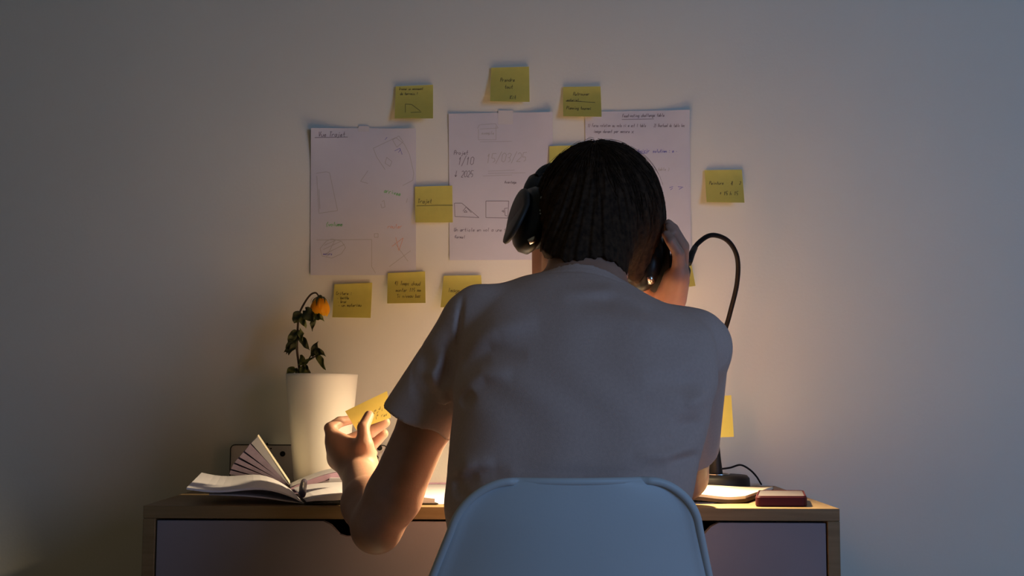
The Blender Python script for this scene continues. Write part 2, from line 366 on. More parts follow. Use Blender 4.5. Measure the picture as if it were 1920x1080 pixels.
# --- yellow notes
def note(c, tilt, label, sx=0.0, words=(), lines=()):
    def off(u, v): return 0.0065 + (tilt + sx*(u-0.5)) * max(0, v-0.12)**1.5
    s = Sheet('sticky_note', c, off, 'note', label, 'sticky note', 'yellow sticky notes', 6, 8, 0.0002)
    pl = [q for wd in words for q in text(*wd)] + list(lines)
    if pl: s.strokes(pl, 'noteink', 0.9)
    return s
note([(742,162),(812,159),(812,222),(740,222)], 0.024, 'yellow sticky note with two lines and a sketch above the gap between two sheets', 0.01, [('Trouver un mouvement', 748, 169, 5, -0.01, .44), ('de terrain !', 750, 178, 5)], [[(760,211),(760,195),(772,196),(788,208)],[(770,211),(790,210)]])
note([(921,127),(992,125),(993,191),(919,190)], 0.022, 'yellow sticky note topmost on the wall, above the middle sheet', -0.01, [('Prendre', 938, 153, 7), ('tout', 946, 166, 7), ('Kit', 956, 186, 7)])
note([(1056,163),(1126,162),(1128,219),(1056,218)], 0.026, 'yellow sticky note with a long middle line, at the top corner of the right sheet', 0.012, [('Retrouver', 1075, 179, 6), ('Planning tournoi', 1062, 205, 6, 0.02, .5), ('materiel', 1063, 190, 5)], [[(1061,189),(1116,192)],[(1061,190),(1090,190)]])
note([(778,350),(848,348),(849,417),(779,417)], 0.012, 'yellow sticky note between the left and middle sheets, one word and a long line', 0.0, [('Trajet', 783, 381, 8)], [[(781,386),(815,385),(849,385)]])
note([(1321,319),(1391,318),(1396,380),(1325,379)], 0.026, 'yellow sticky note alone on the bare wall right of all the sheets', 0.014, [('Peinture', 1330, 346, 6), ('4', 1370, 348, 8), ('2', 1386, 346, 6), ('* 15 h 15', 1349, 366, 7)], [[(1372,340),(1373,347)]])
note([(627,533),(698,530),(695,596),(623,595)], 0.030, 'yellow sticky note with a short list, below the left sheet beside the wilted rose', -0.012, [('Critere :', 630, 553, 6), ('- taille', 632, 561, 5), ('- bras', 633, 568, 5), ('- un materiau', 634, 575, 6)])
note([(727,512),(797,509),(798,568),(726,569)], 0.030, 'yellow sticky note with three written lines under the lower right corner of left sheet', 0.0, [('4) Temps chaud', 740, 534, 7, 0.03, .5), ('monter 115 mm', 742, 547, 7, 0, .55), ('Si niveau bas', 744, 558, 7, 0, .5)])
note([(832,517),(902,516),(906,578),(826,576)], 0.030, 'yellow sticky note half hidden by the left shoulder', 0.0, [('Image', 840, 548, 8)])
note([(1030,274),(1101,272),(1101,340),(1030,341)], 0.012, 'yellow sticky note almost hidden behind the top of the head', 0.0)
note([(1222,481),(1293,476),(1304,536),(1234,546)], 0.030, 'yellow sticky note behind the raised right hand and the lamp head', 0.0)

# ------------------------------------------------------------------ desk lamp
LB = at(1342, 897, 2.32); LB.z = DT
lamp = empty('desk_lamp', LB); props(lamp, 'black gooseneck desk lamp with a round base at the right of the desk', 'lamp')
MB().lathe([(0.0005,0.0005),(0.058,0.0005),(0.0625,0.004),(0.0635,0.010),(0.0625,0.024),(0.058,0.029),(0.0005,0.030)], LB, 48).link('base', 'black', lamp)
MB().lathe([(0.0235,0.0303),(0.0265,0.0303),(0.0265,0.0318),(0.0235,0.0318),(0.0235,0.0303)], LB, 40).link('ring', 'silver', lamp, smooth=False)
MB().lathe([(0.0005,0.0302),(0.0135,0.0302),(0.013,0.034),(0.010,0.060),(0.0075,0.085),(0.0055,0.115),(0.0047,0.14),(0.0005,0.141)], LB, 24).link('post', 'black', lamp)
hd = at(1262, 512, 2.085)                                # lamp head centre
path = spline([LB+V((0,0,0.12)), at(1344,740,2.31), at(1352,650,2.29), at(1368,590,2.28), at(1382,530,2.265), at(1382,482,2.25), at(1364,451,2.215), at(1334,441,2.18), at(1309,456,2.15), at(1297,476,2.125), at(1291,490,2.11)], 9)
MB().tube(path, 0.0044, 12).link('gooseneck', 'rubber', lamp)
MB().tube([at(1303,464,2.138), at(1297,476,2.125), at(1291,489,2.11), at(1289,494,2.107)], [0.0052,0.0058,0.0075,0.0072], 12).link('joint', 'black', lamp)
AX = V((-0.36, -0.34, -0.87)).normalized()               # the way the head shines
qh = AX.to_track_quat('Z', 'X').to_matrix()
MB().lathe([(0.0005,-0.020),(0.020,-0.020),(0.027,-0.014),(0.029,-0.004),(0.030,0.016),(0.0285,0.016),(0.0275,-0.002),(0.0005,-0.002)], hd, 36, qh).link('lamp_head', 'black', lamp)
em = bpy.data.materials.new('lit_diffuser'); em.use_nodes = True; b_ = em.node_tree.nodes['Principled BSDF']
b_.inputs['Emission Color'].default_value = (1, 0.74, 0.42, 1); b_.inputs['Emission Strength'].default_value = 12; M['lit'] = em
MB().lathe([(0.0005,0.0),(0.0268,0.0),(0.0268,0.003),(0.0005,0.004)], hd, 32, qh).link('diffuser', 'lit', lamp)
ll = bpy.data.lights.new('lamp_light', 'AREA'); ll.shape = 'DISK'; ll.size = 0.05; ll.color = (1.0, 0.755, 0.42); ll.energy = LAMP_W; ll.spread = math.radians(130)
lo_ = bpy.data.objects.new('lamp_light', ll); COL.objects.link(lo_); lo_.location = hd + AX*0.019; lo_.rotation_euler = (-AX).to_track_quat('Z', 'Y').to_euler()
cab = spline([LB+V((0.012,0.004,0.040)), LB+V((0.030,0.012,0.042)), LB+V((0.052,0.030,0.046)), at(1405,880,2.38), at(1418,893,2.40), at(1426,906,2.42), V((at(1430,905,2.43).x, -0.006, DT+0.003))], 6)
MB().tube(cab, 0.0018, 8).link('power_cable', 'rubber', lamp)
# note stuck to the lamp post
def flat_note(c, Zs, label, words, bend=0.0):
    rows = []; (a,b,cc,d) = [at(p[0],p[1],z) for p,z in zip(c, Zs)]
    for j in range(9):
        v = j/8; rows.append([(a*(1-u)+b*u)*(1-v)+(d*(1-u)+cc*u)*v + V((0,-1,0.25))*bend*(4*v*(1-v)) for u in [i/6 for i in range(7)]])
    o = MB().grid(rows).link('sticky_note', 'note'); props(o, label, 'sticky note', 'yellow sticky notes')
    sm = o.modifiers.new('thickness', 'SOLIDIFY'); sm.thickness = 0.0002; sm.offset = -1; sm.use_rim = False
    return o, (a,b,cc,d)
flat_note([(1297,747),(1371,741),(1376,819),(1301,822)], (2.30,2.30,2.285,2.285), 'brightly lit yellow sticky note stuck on the lamp post above its base', ())

# ------------------------------------------------------------------ potted rose
PC = at(600, 925, 2.325); PC.z = DT
rose = empty('potted_rose', PC); props(rose, 'wilted yellow rose drooping from a tall white tapered pot', 'plant')
def prof(t): return 0.0475 + (0.0678-0.0475)*t
H = 0.2150
MB().lathe([(0.0005,0.0006),(0.045,0.0006),(0.0475,0.004)]+[(prof(t), H*t) for t in (0.1,0.25,0.4,0.55,0.7,0.85,0.97)]+[(0.0678,H-0.001),(0.0670,H),(0.0650,H-0.001),(0.0635,H-0.03),(0.0610,H-0.05),(0.045,0.01),(0.0005,0.01)], PC, 56).link('pot', 'pot', rose)
MB().lathe([(0.0005,H-0.032),(0.03,H-0.030),(0.0585,H-0.034),(0.0575,H-0.045),(0.0005,H-0.046)], PC, 28).link('soil', 'soil', rose)
ZR = 2.31
stem = spline([at(564,725,ZR), at(561,688,ZR), at(557,655,ZR), at(558,620,ZR), at(561,590,ZR), at(571,568,ZR), at(582,553,ZR), at(591,549,ZR), at(596,553,ZR), at(598,560,ZR)], 6)
MB().tube(stem, [0.0024-0.0010*i/(len(stem)-1) for i in range(len(stem))], 8).link('stem', 'stem', rose)
for pts in ([at(561,690,ZR), at(570,685,ZR), at(580,674,ZR-.005), at(592,668,ZR-.01)], [at(557,655,ZR), at(550,650,ZR-.008)], [at(561,590,ZR), at(572,588,ZR-.006), at(584,588,ZR-.012)], [at(577,676,ZR), at(586,662,ZR)]):
    MB().tube(spline(pts,4), 0.0012, 6).link('twig', 'stem', rose)
def leaf(b, t, wpx, mat, dz=0.0, fold=0.35, cup=0.3, Z=ZR-0.004):
    B = at(b[0], b[1], Z); T = at(t[0], t[1], Z-dz); ax = T-B; L = ax.length; t_ = ax.normalized()
    sd = t_.cross(V((0,1,0))).normalized(); nn = sd.cross(t_).normalized(); W = wpx*1.15/990/2
    rows = []
    for i in range(9):
        s_ = i/8; wv = W*(math.sin(math.pi*min(1, s_*0.94+0.06))**0.75)*(1.1-0.35*s_); row = []
        for j in range(7):
            q = j/3-1; off = fold*abs(q)*W*1.2 + 0.004*math.sin(9*s_+2*q+wpx) + cup*L*(s_-s_*s_)
            row.append(B + ax*s_ + sd*(q*wv*(1-0.25*fold)) - nn*off*(1 if nn.y > 0 else -1) + sd*0.0008*math.sin(9*s_+b[0]))
        rows.append(row)
    o = MB().grid(rows).link('leaf', mat, rose); sm = o.modifiers.new('t', 'SOLIDIFY'); sm.thickness = 0.0005
for a in [((563,585),(552,606),20,'leaf',.0,.2,.2), ((572,581),(590,604),24,'leaf',.01,.3,.3), ((566,592),(573,615),13,'leaf2',.012,.3,.2), ((592,590),(607,601),14,'leaf2',.012,.4,.2), ((590,592),(585,621),10,'leaf',.01,.4,.2), ((580,582),(597,592),16,'leaf',0,.2,.1),
  ((556,622),(540,642),16,'leaf',.008,.4,.3), ((557,630),(537,664),17,'leaf',.0,.3,.3), ((556,640),(541,667),12,'leaf',.012,.5,.1), ((562,618),(568,640),12,'leaf2',.008,.4,.2), ((563,630),(580,656),14,'leaf',.006,.4,.2), ((551,652),(532,660),9,'leaf',.006,.3,.1), ((548,620),(562,634),14,'leaf',-.006,.2,.2),
  ((586,668),(596,640),14,'leaf',.004,.5,.2), ((592,655),(610,667),14,'leaf',.012,.5,.2), ((594,662),(611,694),12,'leaf2',.008,.4,.2), ((587,664),(600,656),12,'leaf2',-.004,.4,.2), ((560,684),(588,672),9,'leaf2',.008,.4,.1), ((565,665),(570,690),11,'leaf2',0,.3,.2), ((553,690),(537,702),15,'leaf2',.004,.3,.2), ((566,688),(575,708),15,'leaf2',.006,.3,.2), ((572,684),(582,706),9,'leaf',.0,.3,.2), ((556,690),(560,706),10,'leaf',.0,.4,.2)]:
    leaf(*a)
FC = at(600, 574, ZR)
fl = MB().ball(FC, (0.0105,0.0105,0.013)).link('flower', 'petal', rose)
for k in range(16):
    ring = k % 2; a0 = 2*math.pi*k/16 + 0.2*ring; rows = []
    R0 = 0.0125+0.002*ring + random.uniform(-.001,.001); ln = 0.030+random.uniform(-.004,.003)
    for i in range(7):
        s_ = i/6; row = []
        for j in range(5):
            q = j/2-1; an = a0 + q*0.60*(math.sin(math.pi*min(1,0.18+s_*0.75))**0.6); r = R0*(0.25+0.95*math.sin(math.pi*min(1, 0.1+s_*0.62))) + 0.0012*q*q
            row.append(FC + V((math.cos(an)*r, math.sin(an)*r, 0.014-ln*s_+0.001*math.sin(5*q+k))))
        rows.append(row)
    MB().grid(rows).link('petal', 'petal', fl)
for k in range(7):
    a0 = 2*math.pi*k/7; rows = []
    for i in range(6):
        s_ = i/5; r = 0.003+0.0150*math.sin(s_*1.9); wv = 0.0032*(1-s_)**0.7
        c = FC+V((math.cos(a0)*r, math.sin(a0)*r, 0.018-0.017*s_*s_-(0.003 if k%2 else -0.002)*s_)); tg = V((-math.sin(a0), math.cos(a0), 0))
        rows.append([c-tg*wv, c, c+tg*wv])
    MB().grid(rows).link('sepal', 'leaf', fl)
MB().ball(FC+V((0,0,0.0165)), (0.0045,0.0045,0.005)).link('hip', 'leaf', fl)

# ------------------------------------------------------------------ books, pen, box, papers, phone on the desk
def page_block(A0, A1, B0, B1, prof, th, name, mat, parent, n=14):
    """a bent stack of pages between gutter edge A (front A0, back A1) and outer edge B; prof(t) lifts it; th its thickness"""
    up = V((0,0,1)); rows_t = []; rows_b = []
    for i in range(n+1):
        t = i/n; f = A0*(1-t)+B0*t+up*prof(t); b = A1*(1-t)+B1*t+up*prof(t)
        tt = th*(0.25+0.75*min(1, t*5)); rows_t.append([f, f*0.5+b*0.5, b]); rows_b.append([f-up*tt, f*0.5+b*0.5-up*tt, b-up*tt])
    mb = MB(); ring = []
    for a, b in zip(rows_t, rows_b): ring.append([a[0],a[1],a[2],b[2],b[1],b[0]])
    mb.grid(ring, True); mb.f.append(tuple(range(6))); m = n*6; mb.f.append(tuple(range(m, m+6))[::-1])
    return mb.link(name, mat, parent, smooth='auto')
G0 = at(572, 945, 1.985); G0.z = DT+0.0035; G1 = at(549, 905, 2.165); G1.z = DT+0.010
nb = empty('open_notebook', (G0+G1)*0.5); nb.location.z = DT; nb['_o'] = tuple(nb.location); props(nb, 'open white notebook with curling left pages at the front left of the desk', 'notebook')
FL_ = at(350, 914, 1.955); BL_ = at(378, 886, 2.16)
page_block(G0+V((-.002,0,0)), G1+V((-.002,0,0)), FL_, BL_, lambda t: 0.013*math.sin(math.pi*t)**0.9*(1-0.3*t)+0.006*math.sin(2*math.pi*t), 0.0032, 'left_pages', 'paper', nb)
page_block(G0+V((-.003,.004,-.001)), G1+V((-.003,0,-.001)), at(392,926,1.99), at(405,900,2.15), lambda t: 0.004*math.sin(math.pi*t), 0.0022, 'lower_pages', 'paper', nb)
RF = at(815, 941, 2.00); RF.z = DT+0.010; RB = at(770, 914, 2.165); RB.z = DT+0.012
page_block(G0+V((.002,0,0.004)), G1+V((.002,0,0.004)), RF, RB, lambda t: 0.011*math.sin(math.pi*min(1,t*1.05))**0.7, 0.009, 'right_pages', 'paper', nb)
page_block(V((G0.x,G0.y,DT+.0035)), V((G1.x,G1.y,DT+.0035)), V((RF.x+.006,RF.y-.002,DT+.0030)), V((RB.x+.006,RB.y,DT+.0030)), lambda t: 0, 0.002, 'cover', 'graphite', nb)
pp = [at(568,938,1.995)+V((0,0,.008)), at(567,931,2.02)+V((0,0,.006)), at(568,917,2.08)+V((0,0,.004)), at(570,908,2.13)+V((0,0,.004))]
pen = MB().tube(pp, [0.004,0.0062,0.0062,0.0055], 14).link('pen', 'penm'); props(pen, 'short dark violet pen lying in the gutter of the open notebook', 'pen')
MB().tube([pp[1]+V((.001,-.004,.005)), pp[2]+V((.001,0,.0065))], 0.0012, 6).link('clip', 'silver', pen)
# small book with fanned pages behind the notebook
S0 = at(541, 906, 2.185); SD = V((-0.016, 0.085, 0)); bk_o = V((S0.x, S0.y+.04, DT))
bk = empty('open_book', bk_o); props(bk, 'small open book with fanned lilac pages between the notebook and white pot', 'book')
S0.z = DT+0.016
def wedge(p0, p1, th0, th1, name, mat):
    a = S0; d = (p1-p0); 
    q = [a, a+V((0.001,0,0.001)), p1, p0]
    MB().prism(q, SD).link(name, mat, bk, smooth=False)
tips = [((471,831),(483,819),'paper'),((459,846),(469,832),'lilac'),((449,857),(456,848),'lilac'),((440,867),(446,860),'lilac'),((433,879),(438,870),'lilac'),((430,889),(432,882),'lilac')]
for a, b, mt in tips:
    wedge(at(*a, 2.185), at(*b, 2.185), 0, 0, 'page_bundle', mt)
# bright face of the uppermost leaf
p_ = at(482, 818, 2.185); q_ = S0+V((0.002,0,0.002))
MB().prism([q_, q_+V((.001,0,.0006)), p_+V((.0012,0,.0008)), p_], SD).link('top_leaf', 'cream', bk, smooth=False)
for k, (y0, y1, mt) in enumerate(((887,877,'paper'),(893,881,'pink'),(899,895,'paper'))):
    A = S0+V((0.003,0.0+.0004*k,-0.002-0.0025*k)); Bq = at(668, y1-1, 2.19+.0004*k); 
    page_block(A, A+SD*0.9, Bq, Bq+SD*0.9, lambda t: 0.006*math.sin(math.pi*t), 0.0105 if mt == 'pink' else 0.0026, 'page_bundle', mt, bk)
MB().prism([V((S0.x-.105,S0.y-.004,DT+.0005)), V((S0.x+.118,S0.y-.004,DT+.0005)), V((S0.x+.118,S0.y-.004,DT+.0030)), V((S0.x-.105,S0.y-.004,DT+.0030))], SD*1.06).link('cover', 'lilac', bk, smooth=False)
tab = at(629, 903, 2.175); MB().box(tab.x-.011, tab.x+.014, tab.y, tab.y+.03, tab.z-.007, tab.z+.006).link('page_tab', 'paper', bk, smooth=False)
# long low box against the wall
bx0 = at(437, 850, 2.425); bx1 = at(727, 850, 2.425); zt_ = at(500, 835, 2.415).z
bb = empty('low_box', ((bx0.x+bx1.x)/2, -0.025, DT)); props(bb, 'long pale low box with dark round holes against the wall behind the pot', 'box')
def rrect(x0,x1,z0,z1,r,y,n=5):
    out = []
    for cx,cz,a in ((x1-r,z1-r,0),(x0+r,z1-r,90),(x0+r,z0+r,180),(x1-r,z0+r,270)):
        for k in range(n+1):
            t = math.radians(a+90*k/n); out.append(V((cx+r*math.cos(t), y, cz+r*math.sin(t))))
    return out
MB().prism(rrect(bx0.x,bx1.x,DT+.0005,zt_,.008,-.042), (0,.034,0)).link('shell', 'box', bb, smooth=False)
ring = rrect(bx0.x-.0012,bx1.x+.0012,DT+.0015,zt_+.0012,.009,-.0425); MB().tube(ring+[ring[0]], 0.0011, 6, False).link('rim', 'graphite', bb)
for (px,py,r) in ((530,851,.0052),(508,841,.0014),(501,832,.0016),(702,847,.0052),(712,840,.005),(706,858,.004),(698,862,.0035)):
    c = at(px,py,2.4075); c.y = -.0445; MB().lathe([(0.0002,0),(r,0),(r,.003),(0.0002,.003)], c, 20, Matrix.Rotation(-math.pi/2,3,'X')).link('hole', 'dark', bb, smooth=False)
cx_ = at(722,850,2.41); MB().tube(spline([V((cx_.x-.004,-.047,DT+.004)), V((cx_.x-.006,-.050,DT+.05)), V((cx_.x+.004,-.050,DT+.072)), V((cx_.x+.02,-.047,DT+.06)), V((cx_.x+.022,-.047,DT+.004))],6), 0.002, 8).link('clear_handle', 'paper', bb)
# flat papers: polygon on the desk top
def slab(name, px, z, th, mat, label, cat, group=None, wave=0.0):
    P = []
    for x, y in px:
        d = CR @ V(((x-960)/FPX, -(y-540)/FPX, -1.0)); k = (DT+z+th-CAM.z)/d.z; P.append(CAM+d*k)
    o = MB().prism([V((p.x,p.y,DT+z)) for p in P], (0,0,th)).link(name, mat, None, smooth=False, bevel=min(.0008, th*.3)); props(o, label, cat, group); return o
slab('paper_sheet', [(690,948),(797,936),(811,945),(1060,946),(1040,909),(735,908)], 0.0004, 0.0006, 'paper', 'bare white sheet on desk in the gap between the left arm and torso', 'paper sheet')
slab('ruler', [(760,905.5),(900,905.5),(900,902.5),(762,902.5)], 0.0006, 0.003, 'pink', 'thin reddish strip behind the white desk sheet, seen past the left arm', 'ruler')
slab('paper_sheet', [(1180,944),(1338,943),(1408,926),(1400,912),(1180,912)], 0.0004, 0.0008, 'paper', 'white sheet lying under the cream notepad on the right of the desk', 'paper sheet')
# cream notepad, wavy
pc = [at(1268,930,2.03), at(1398,935,2.05), at(1449,908,2.245), at(1285,905,2.24)]
rows = []; bot = []
for j in range(5):
    v = j/4; rt = []; rb = []
    for i in range(17):
        u = i/16; p = (pc[0]*(1-u)+pc[1]*u)*(1-v)+(pc[3]*(1-u)+pc[2]*u)*v
        z = DT+0.0118+0.003*math.sin(5.2*u+0.6)*(1-.4*v); rt.append(V((p.x,p.y,z+.0025))); rb.append(V((p.x,p.y,z-.0045)))
    rows.append(rt); bot.append(rb)
mb = MB(); mb.grid(rows); mb.grid(bot); mb.grid([rows[0],bot[0]]); mb.grid([rows[-1],bot[-1]]); mb.grid([[r[0] for r in rows],[r[0] for r in bot]]); mb.grid([[r[-1] for r in rows],[r[-1] for r in bot]])
np_ = mb.link('notepad', 'cream', smooth='auto'); props(np_, 'thick cream notepad with wavy pages in front of the lamp base', 'notepad')
mb = MB(); mb.grid([[p-V((-.001,0,.0048)) for p in r] for r in rows]); mb.grid([[p-V((-.001,0,.0105)) for p in r] for r in rows]); mb.grid([[p-V((-.001,0,.0048)) for p in rows[0]],[p-V((-.001,0,.0105)) for p in rows[0]]]); mb.grid([[r[-1]-V((-.001,0,.0048)) for r in rows],[r[-1]-V((-.001,0,.0105)) for r in rows]])
mb.link('cover', 'stem', np_, smooth=False)
er = at(1304, 917, 2.13); eo = MB().tube([V((er.x-.004,er.y+.006,DT+.0165)), V((er.x+.004,er.y-.01,DT+.0165))], [.003,.0042], 10).link('pencil_stub', 'stem'); props(eo, 'small brown stub lying on the cream notepad beside the right forearm', 'pencil')
MB().tube([V((er.x+.004,er.y-.0101,DT+.0165)), V((er.x+.0055,er.y-.013,DT+.0165))], [.0041,.0022], 10).link('tip', 'black', eo)
# phone
PA, PB, PCc, PD = at(1416,950,1.99), at(1514,951,1.99), at(1508,917,2.115), at(1421,917,2.115)
def phr(m, z, r):
    pts = rrect(m, 1-m, m*.7, 1-m*.7, r, 0); out = []
    for p in pts:
        u, v = p.x, p.z; q = (PA*(1-u)+PB*u)*(1-v)+(PD*(1-u)+PCc*u)*v; out.append(V((q.x, q.y, z)))
    return out
ph = MB().prism(phr(0, DT+.0006, .10), (0,0,.0155)).link('phone', 'maroon', smooth=False, bevel=.0022, seg=3); props(ph, 'grey faced phone in a thick dark red case near the right edge of desk', 'phone')
MB().prism(phr(.055, DT+.0161, .07), (0,0,.0006)).link('screen', 'screen', ph, smooth=False)
rr = phr(.028, DT+.0162, .09); MB().tube(rr+[rr[0]], .0014, 6, False).link('raised_edge', 'maroon', ph)

# ------------------------------------------------------------------ chair
CT = at(1092, 903, 1.455); yaw = math.radians(9); FW = V((-math.sin(yaw), math.cos(yaw), 0)); RT = V((math.cos(yaw), math.sin(yaw), 0))
chair = empty('shell_chair', V((CT.x,CT.y,0))+FW*0.22); props(chair, 'pale blue grey moulded shell chair under the seated person', 'chair')
pr = [(0,0),(.006,.05),(.016,.10),(.030,.16),(.048,.22),(.072,.28),(.105,.33),(.15,.362),(.21,.375),(.28,.372),(.35,.362),(.40,.362),(.43,.378)]
def prf(s_):
    t = s_*(len(pr)-1); i = min(int(t), len(pr)-2); f_ = t-i
    P = [pr[max(0,i-1)], pr[i], pr[i+1], pr[min(len(pr)-1,i+2)]]; o = []
    for k in (0,1):
        a,b,c,d = [q[k] for q in P]; o.append(0.5*((2*b)+(c-a)*f_+(2*a-5*b+4*c-d)*f_*f_+(3*b-a-3*c+d)*f_**3))
    return o
def whalf(s_, drop):
    if s_ < 0.5: w0 = np.interp(drop, [0,.06,.12,.2,.3,.37], [.1345,.152,.172,.198,.222,.230])
    else: w0 = np.interp(s_, [.5,.6,.8,.93,1.0], [.226,.232,.225,.205,.16])
    r = .052
    return w0 if (drop > r or s_ > .4) else w0-r+math.sqrt(max(0, r*r-(r-drop)**2))
rows = []; NS, NU = 64, 30
for i in range(NS+1):
    s_ = (i/NS)**1.9; f_, d_ = prf(s_); wv = whalf(s_, d_); row = []
    wrap = np.interp(s_, [0,.15,.4,.6,.8,1], [.018,.040,.075,.07,.045,.02])
    for j in range(NU+1):
        u = -1+2*j/NU; e = abs(u)**2.4
        rise = np.interp(s_, [0,.4,.6,.85,1], [0,0,.045,.045,.015])*abs(u)**2.6
        lip = 0.006*max(0,(abs(u)-.88)/.12)**2*(s_<.6)
        row.append(V((CT.x,CT.y,CT.z)) + RT*(u*wv) + FW*(f_+wrap*e-lip*1.6) + V((0,0,-d_+rise)))
    rows.append(row)
sh = MB().grid(rows).link('shell', 'chair', chair); sm = sh.modifiers.new('t','SOLIDIFY'); sm.thickness = .005; sm.offset = 0
edge = [r[0] for r in rows[::-1]] + rows[0][1:-1] + [r[-1] for r in rows]
MB().tube(edge, 0.0048, 10).link('rim', 'chair', chair)
for sx in (-1,1):
    for sy in (-1,1):
        c = V((CT.x,CT.y,0))+FW*0.24
        MB().tube([c+RT*sx*.11+FW*sy*.10+V((0,0,CT.z-.385)), c+RT*sx*.22+FW*sy*.21+V((0,0,.001))], [.015,.010], 12).link('leg', 'beech', chair)
c = V((CT.x,CT.y,CT.z-.392))+FW*.24
MB().tube([c+RT*-.12+FW*-.1, c+RT*.12+FW*.1], .006, 8).tube([c+RT*.12+FW*-.1+V((0,0,-.012)), c+RT*-.12+FW*.1+V((0,0,-.012))], .006, 8).link('cross_brace', 'black', chair)

# ------------------------------------------------------------------ person
# head frame
Ec = at(1108, 432, 1.88); Fh = V((-0.40,0.80,-0.42)).normalized(); Rh = V((.87,.36,-.28)); Rh = (Rh - Fh*Rh.dot(Fh)).normalized(); Uh = Rh.cross(Fh).normalized()
HM = np.array([[Rh.x,Fh.x,Uh.x],[Rh.y,Fh.y,Uh.y],[Rh.z,Fh.z,Uh.z]])
def hp(r, f_, u): return Ec + Rh*r + Fh*f_ + Uh*u
# torso lofted through slices read off the photograph's outline: row, left, right, depth, half-thickness
TR = [(1190,860,1275,1.66,.105),(1120,848,1284,1.645,.105),(1000,838,1288,1.635,.100),(930,833,1295,1.625,.098),(860,839,1308,1.63,.100),(800,845,1326,1.64,.105),(720,853,1343,1.66,.112),(650,858,1344,1.69,.112),(600,872,1318,1.71,.105),(570,888,1250,1.73,.095),(548,905,1196,1.75,.085),(532,940,1180,1.76,.078),(518,1000,1168,1.775,.070),(506,1050,1150,1.785,.064),(490,1060,1142,1.80,.058)]
tz, tcx, tcy, ta, tb = [], [], [], [], []
for y, l, r, Z, b in TR:
    a_, c_ = at(l,y,Z), at(r,y,Z); tz.append((a_.z+c_.z)/2); tcx.append((a_.x+c_.x)/2); tcy.append(Z-2.45); ta.append((c_.x-a_.x)/2); tb.append(b)
def smooth_interp(z, xs, ys):
    return sum(np.interp(z+o, xs, ys) for o in (-.018,-.009,0,.009,.018))/5
def torso(P):
    z = P[:,2]; cx = smooth_interp(z,tz,tcx); cy = smooth_interp(z,tz,tcy); a = smooth_interp(z,tz,ta); b = smooth_interp(z,tz,tb)
    x = P[:,0]-cx; y = P[:,1]-cy; n = 2.35
    k0 = (np.abs(x/a)**n+np.abs(y/b)**n)**(1/n)
    g = np.sqrt((x/a**2)**2+(y/b**2)**2)+1e-6; d = k0*(k0-1)/np.maximum(g, 1e-3)
    d = np.where(k0 < 0.25, -b*0.75, d)
    return np.maximum(d*0.9, np.maximum(tz[0]-z, z-tz[-1]))
TORSO = dict(t='fn', f=torso)
# arms
SHL = at(902,600,1.715); ELL = at(706,990,1.74); WRL = at(671,884,1.985)
SHR = at(1299,652,1.745); ELR = at(1284,893,2.00); WRR = at(1240,598,1.935)
armL = [rc(SHL, at(800,790,1.735), .042,.037), rc(at(800,790,1.735), at(738,930,1.74), .037,.0385), rc(at(738,930,1.74), ELL, .0385,.034), rc(ELL, at(690,945,1.82), .0335,.038), rc(at(690,945,1.82), WRL, .037,.0255)]
armR = [rc(SHR, ELR, .046,.036), rc(ELR, at(1268,800,1.985), .034,.037), rc(at(1268,800,1.985), WRR, .037,.026)]
neck = [rc(at(1095,540,1.775), at(1108,450,1.85), .060,.056)]
head = [el(hp(0,-.012,.035), (.074,.092,.088), HM), el(hp(0,.030,-.02), (.062,.062,.075), HM), rc(hp(-.044,.012,-.058), hp(-.012,.080,-.095), .026,.020), rc(hp(.044,.012,-.058), hp(.012,.080,-.095), .026,.020), el(hp(0,.062,-.062), (.042,.035,.042), HM), el(hp(0,.080,.022),(.048,.014,.014),HM)]
head += [rc(at(1029,455,1.905), at(1030,520,1.915), .026,.027)]
nose = [rc(hp(0,.090,.008), hp(0,.116,-.030), .0075,.0115), el(hp(-.011,.102,-.034),(.008,.011,.007),HM), el(hp(.011,.102,-.034),(.008,.011,.007),HM), el(hp(0,.099,-.060),(.023,.008,.0055),HM), el(hp(0,.097,-.0715),(.020,.008,.0065),HM), el(hp(0,.088,-.098),(.018,.014,.014),HM)]
ears = [el(hp(s*.077,-.006,-.002), (.008,.019,.031), HM) for s in (-1,1)] + [el(hp(s*.075,.002,-.034), (.008,.009,.011), HM) for s in (-1,1)]
pelv = V((at(1066,1000,1.64).x, 0, 0)).x
hips = [rc((pelv-.05,-.79,.56),(pelv+.05,-.79,.56),.11,.11)]
legs = []
for s in (-1,1):
    k_ = (pelv+s*.13,-.37,.512); a_ = (pelv+s*.14,-.40,.085)
    legs += [rc((pelv+s*.075,-.78,.535), k_, .078,.056), rc(k_, a_, .055,.036), rc((a_[0],a_[1]-.03,.036), (a_[0]+s*.02,a_[1]+.14,.026), .034,.022)]
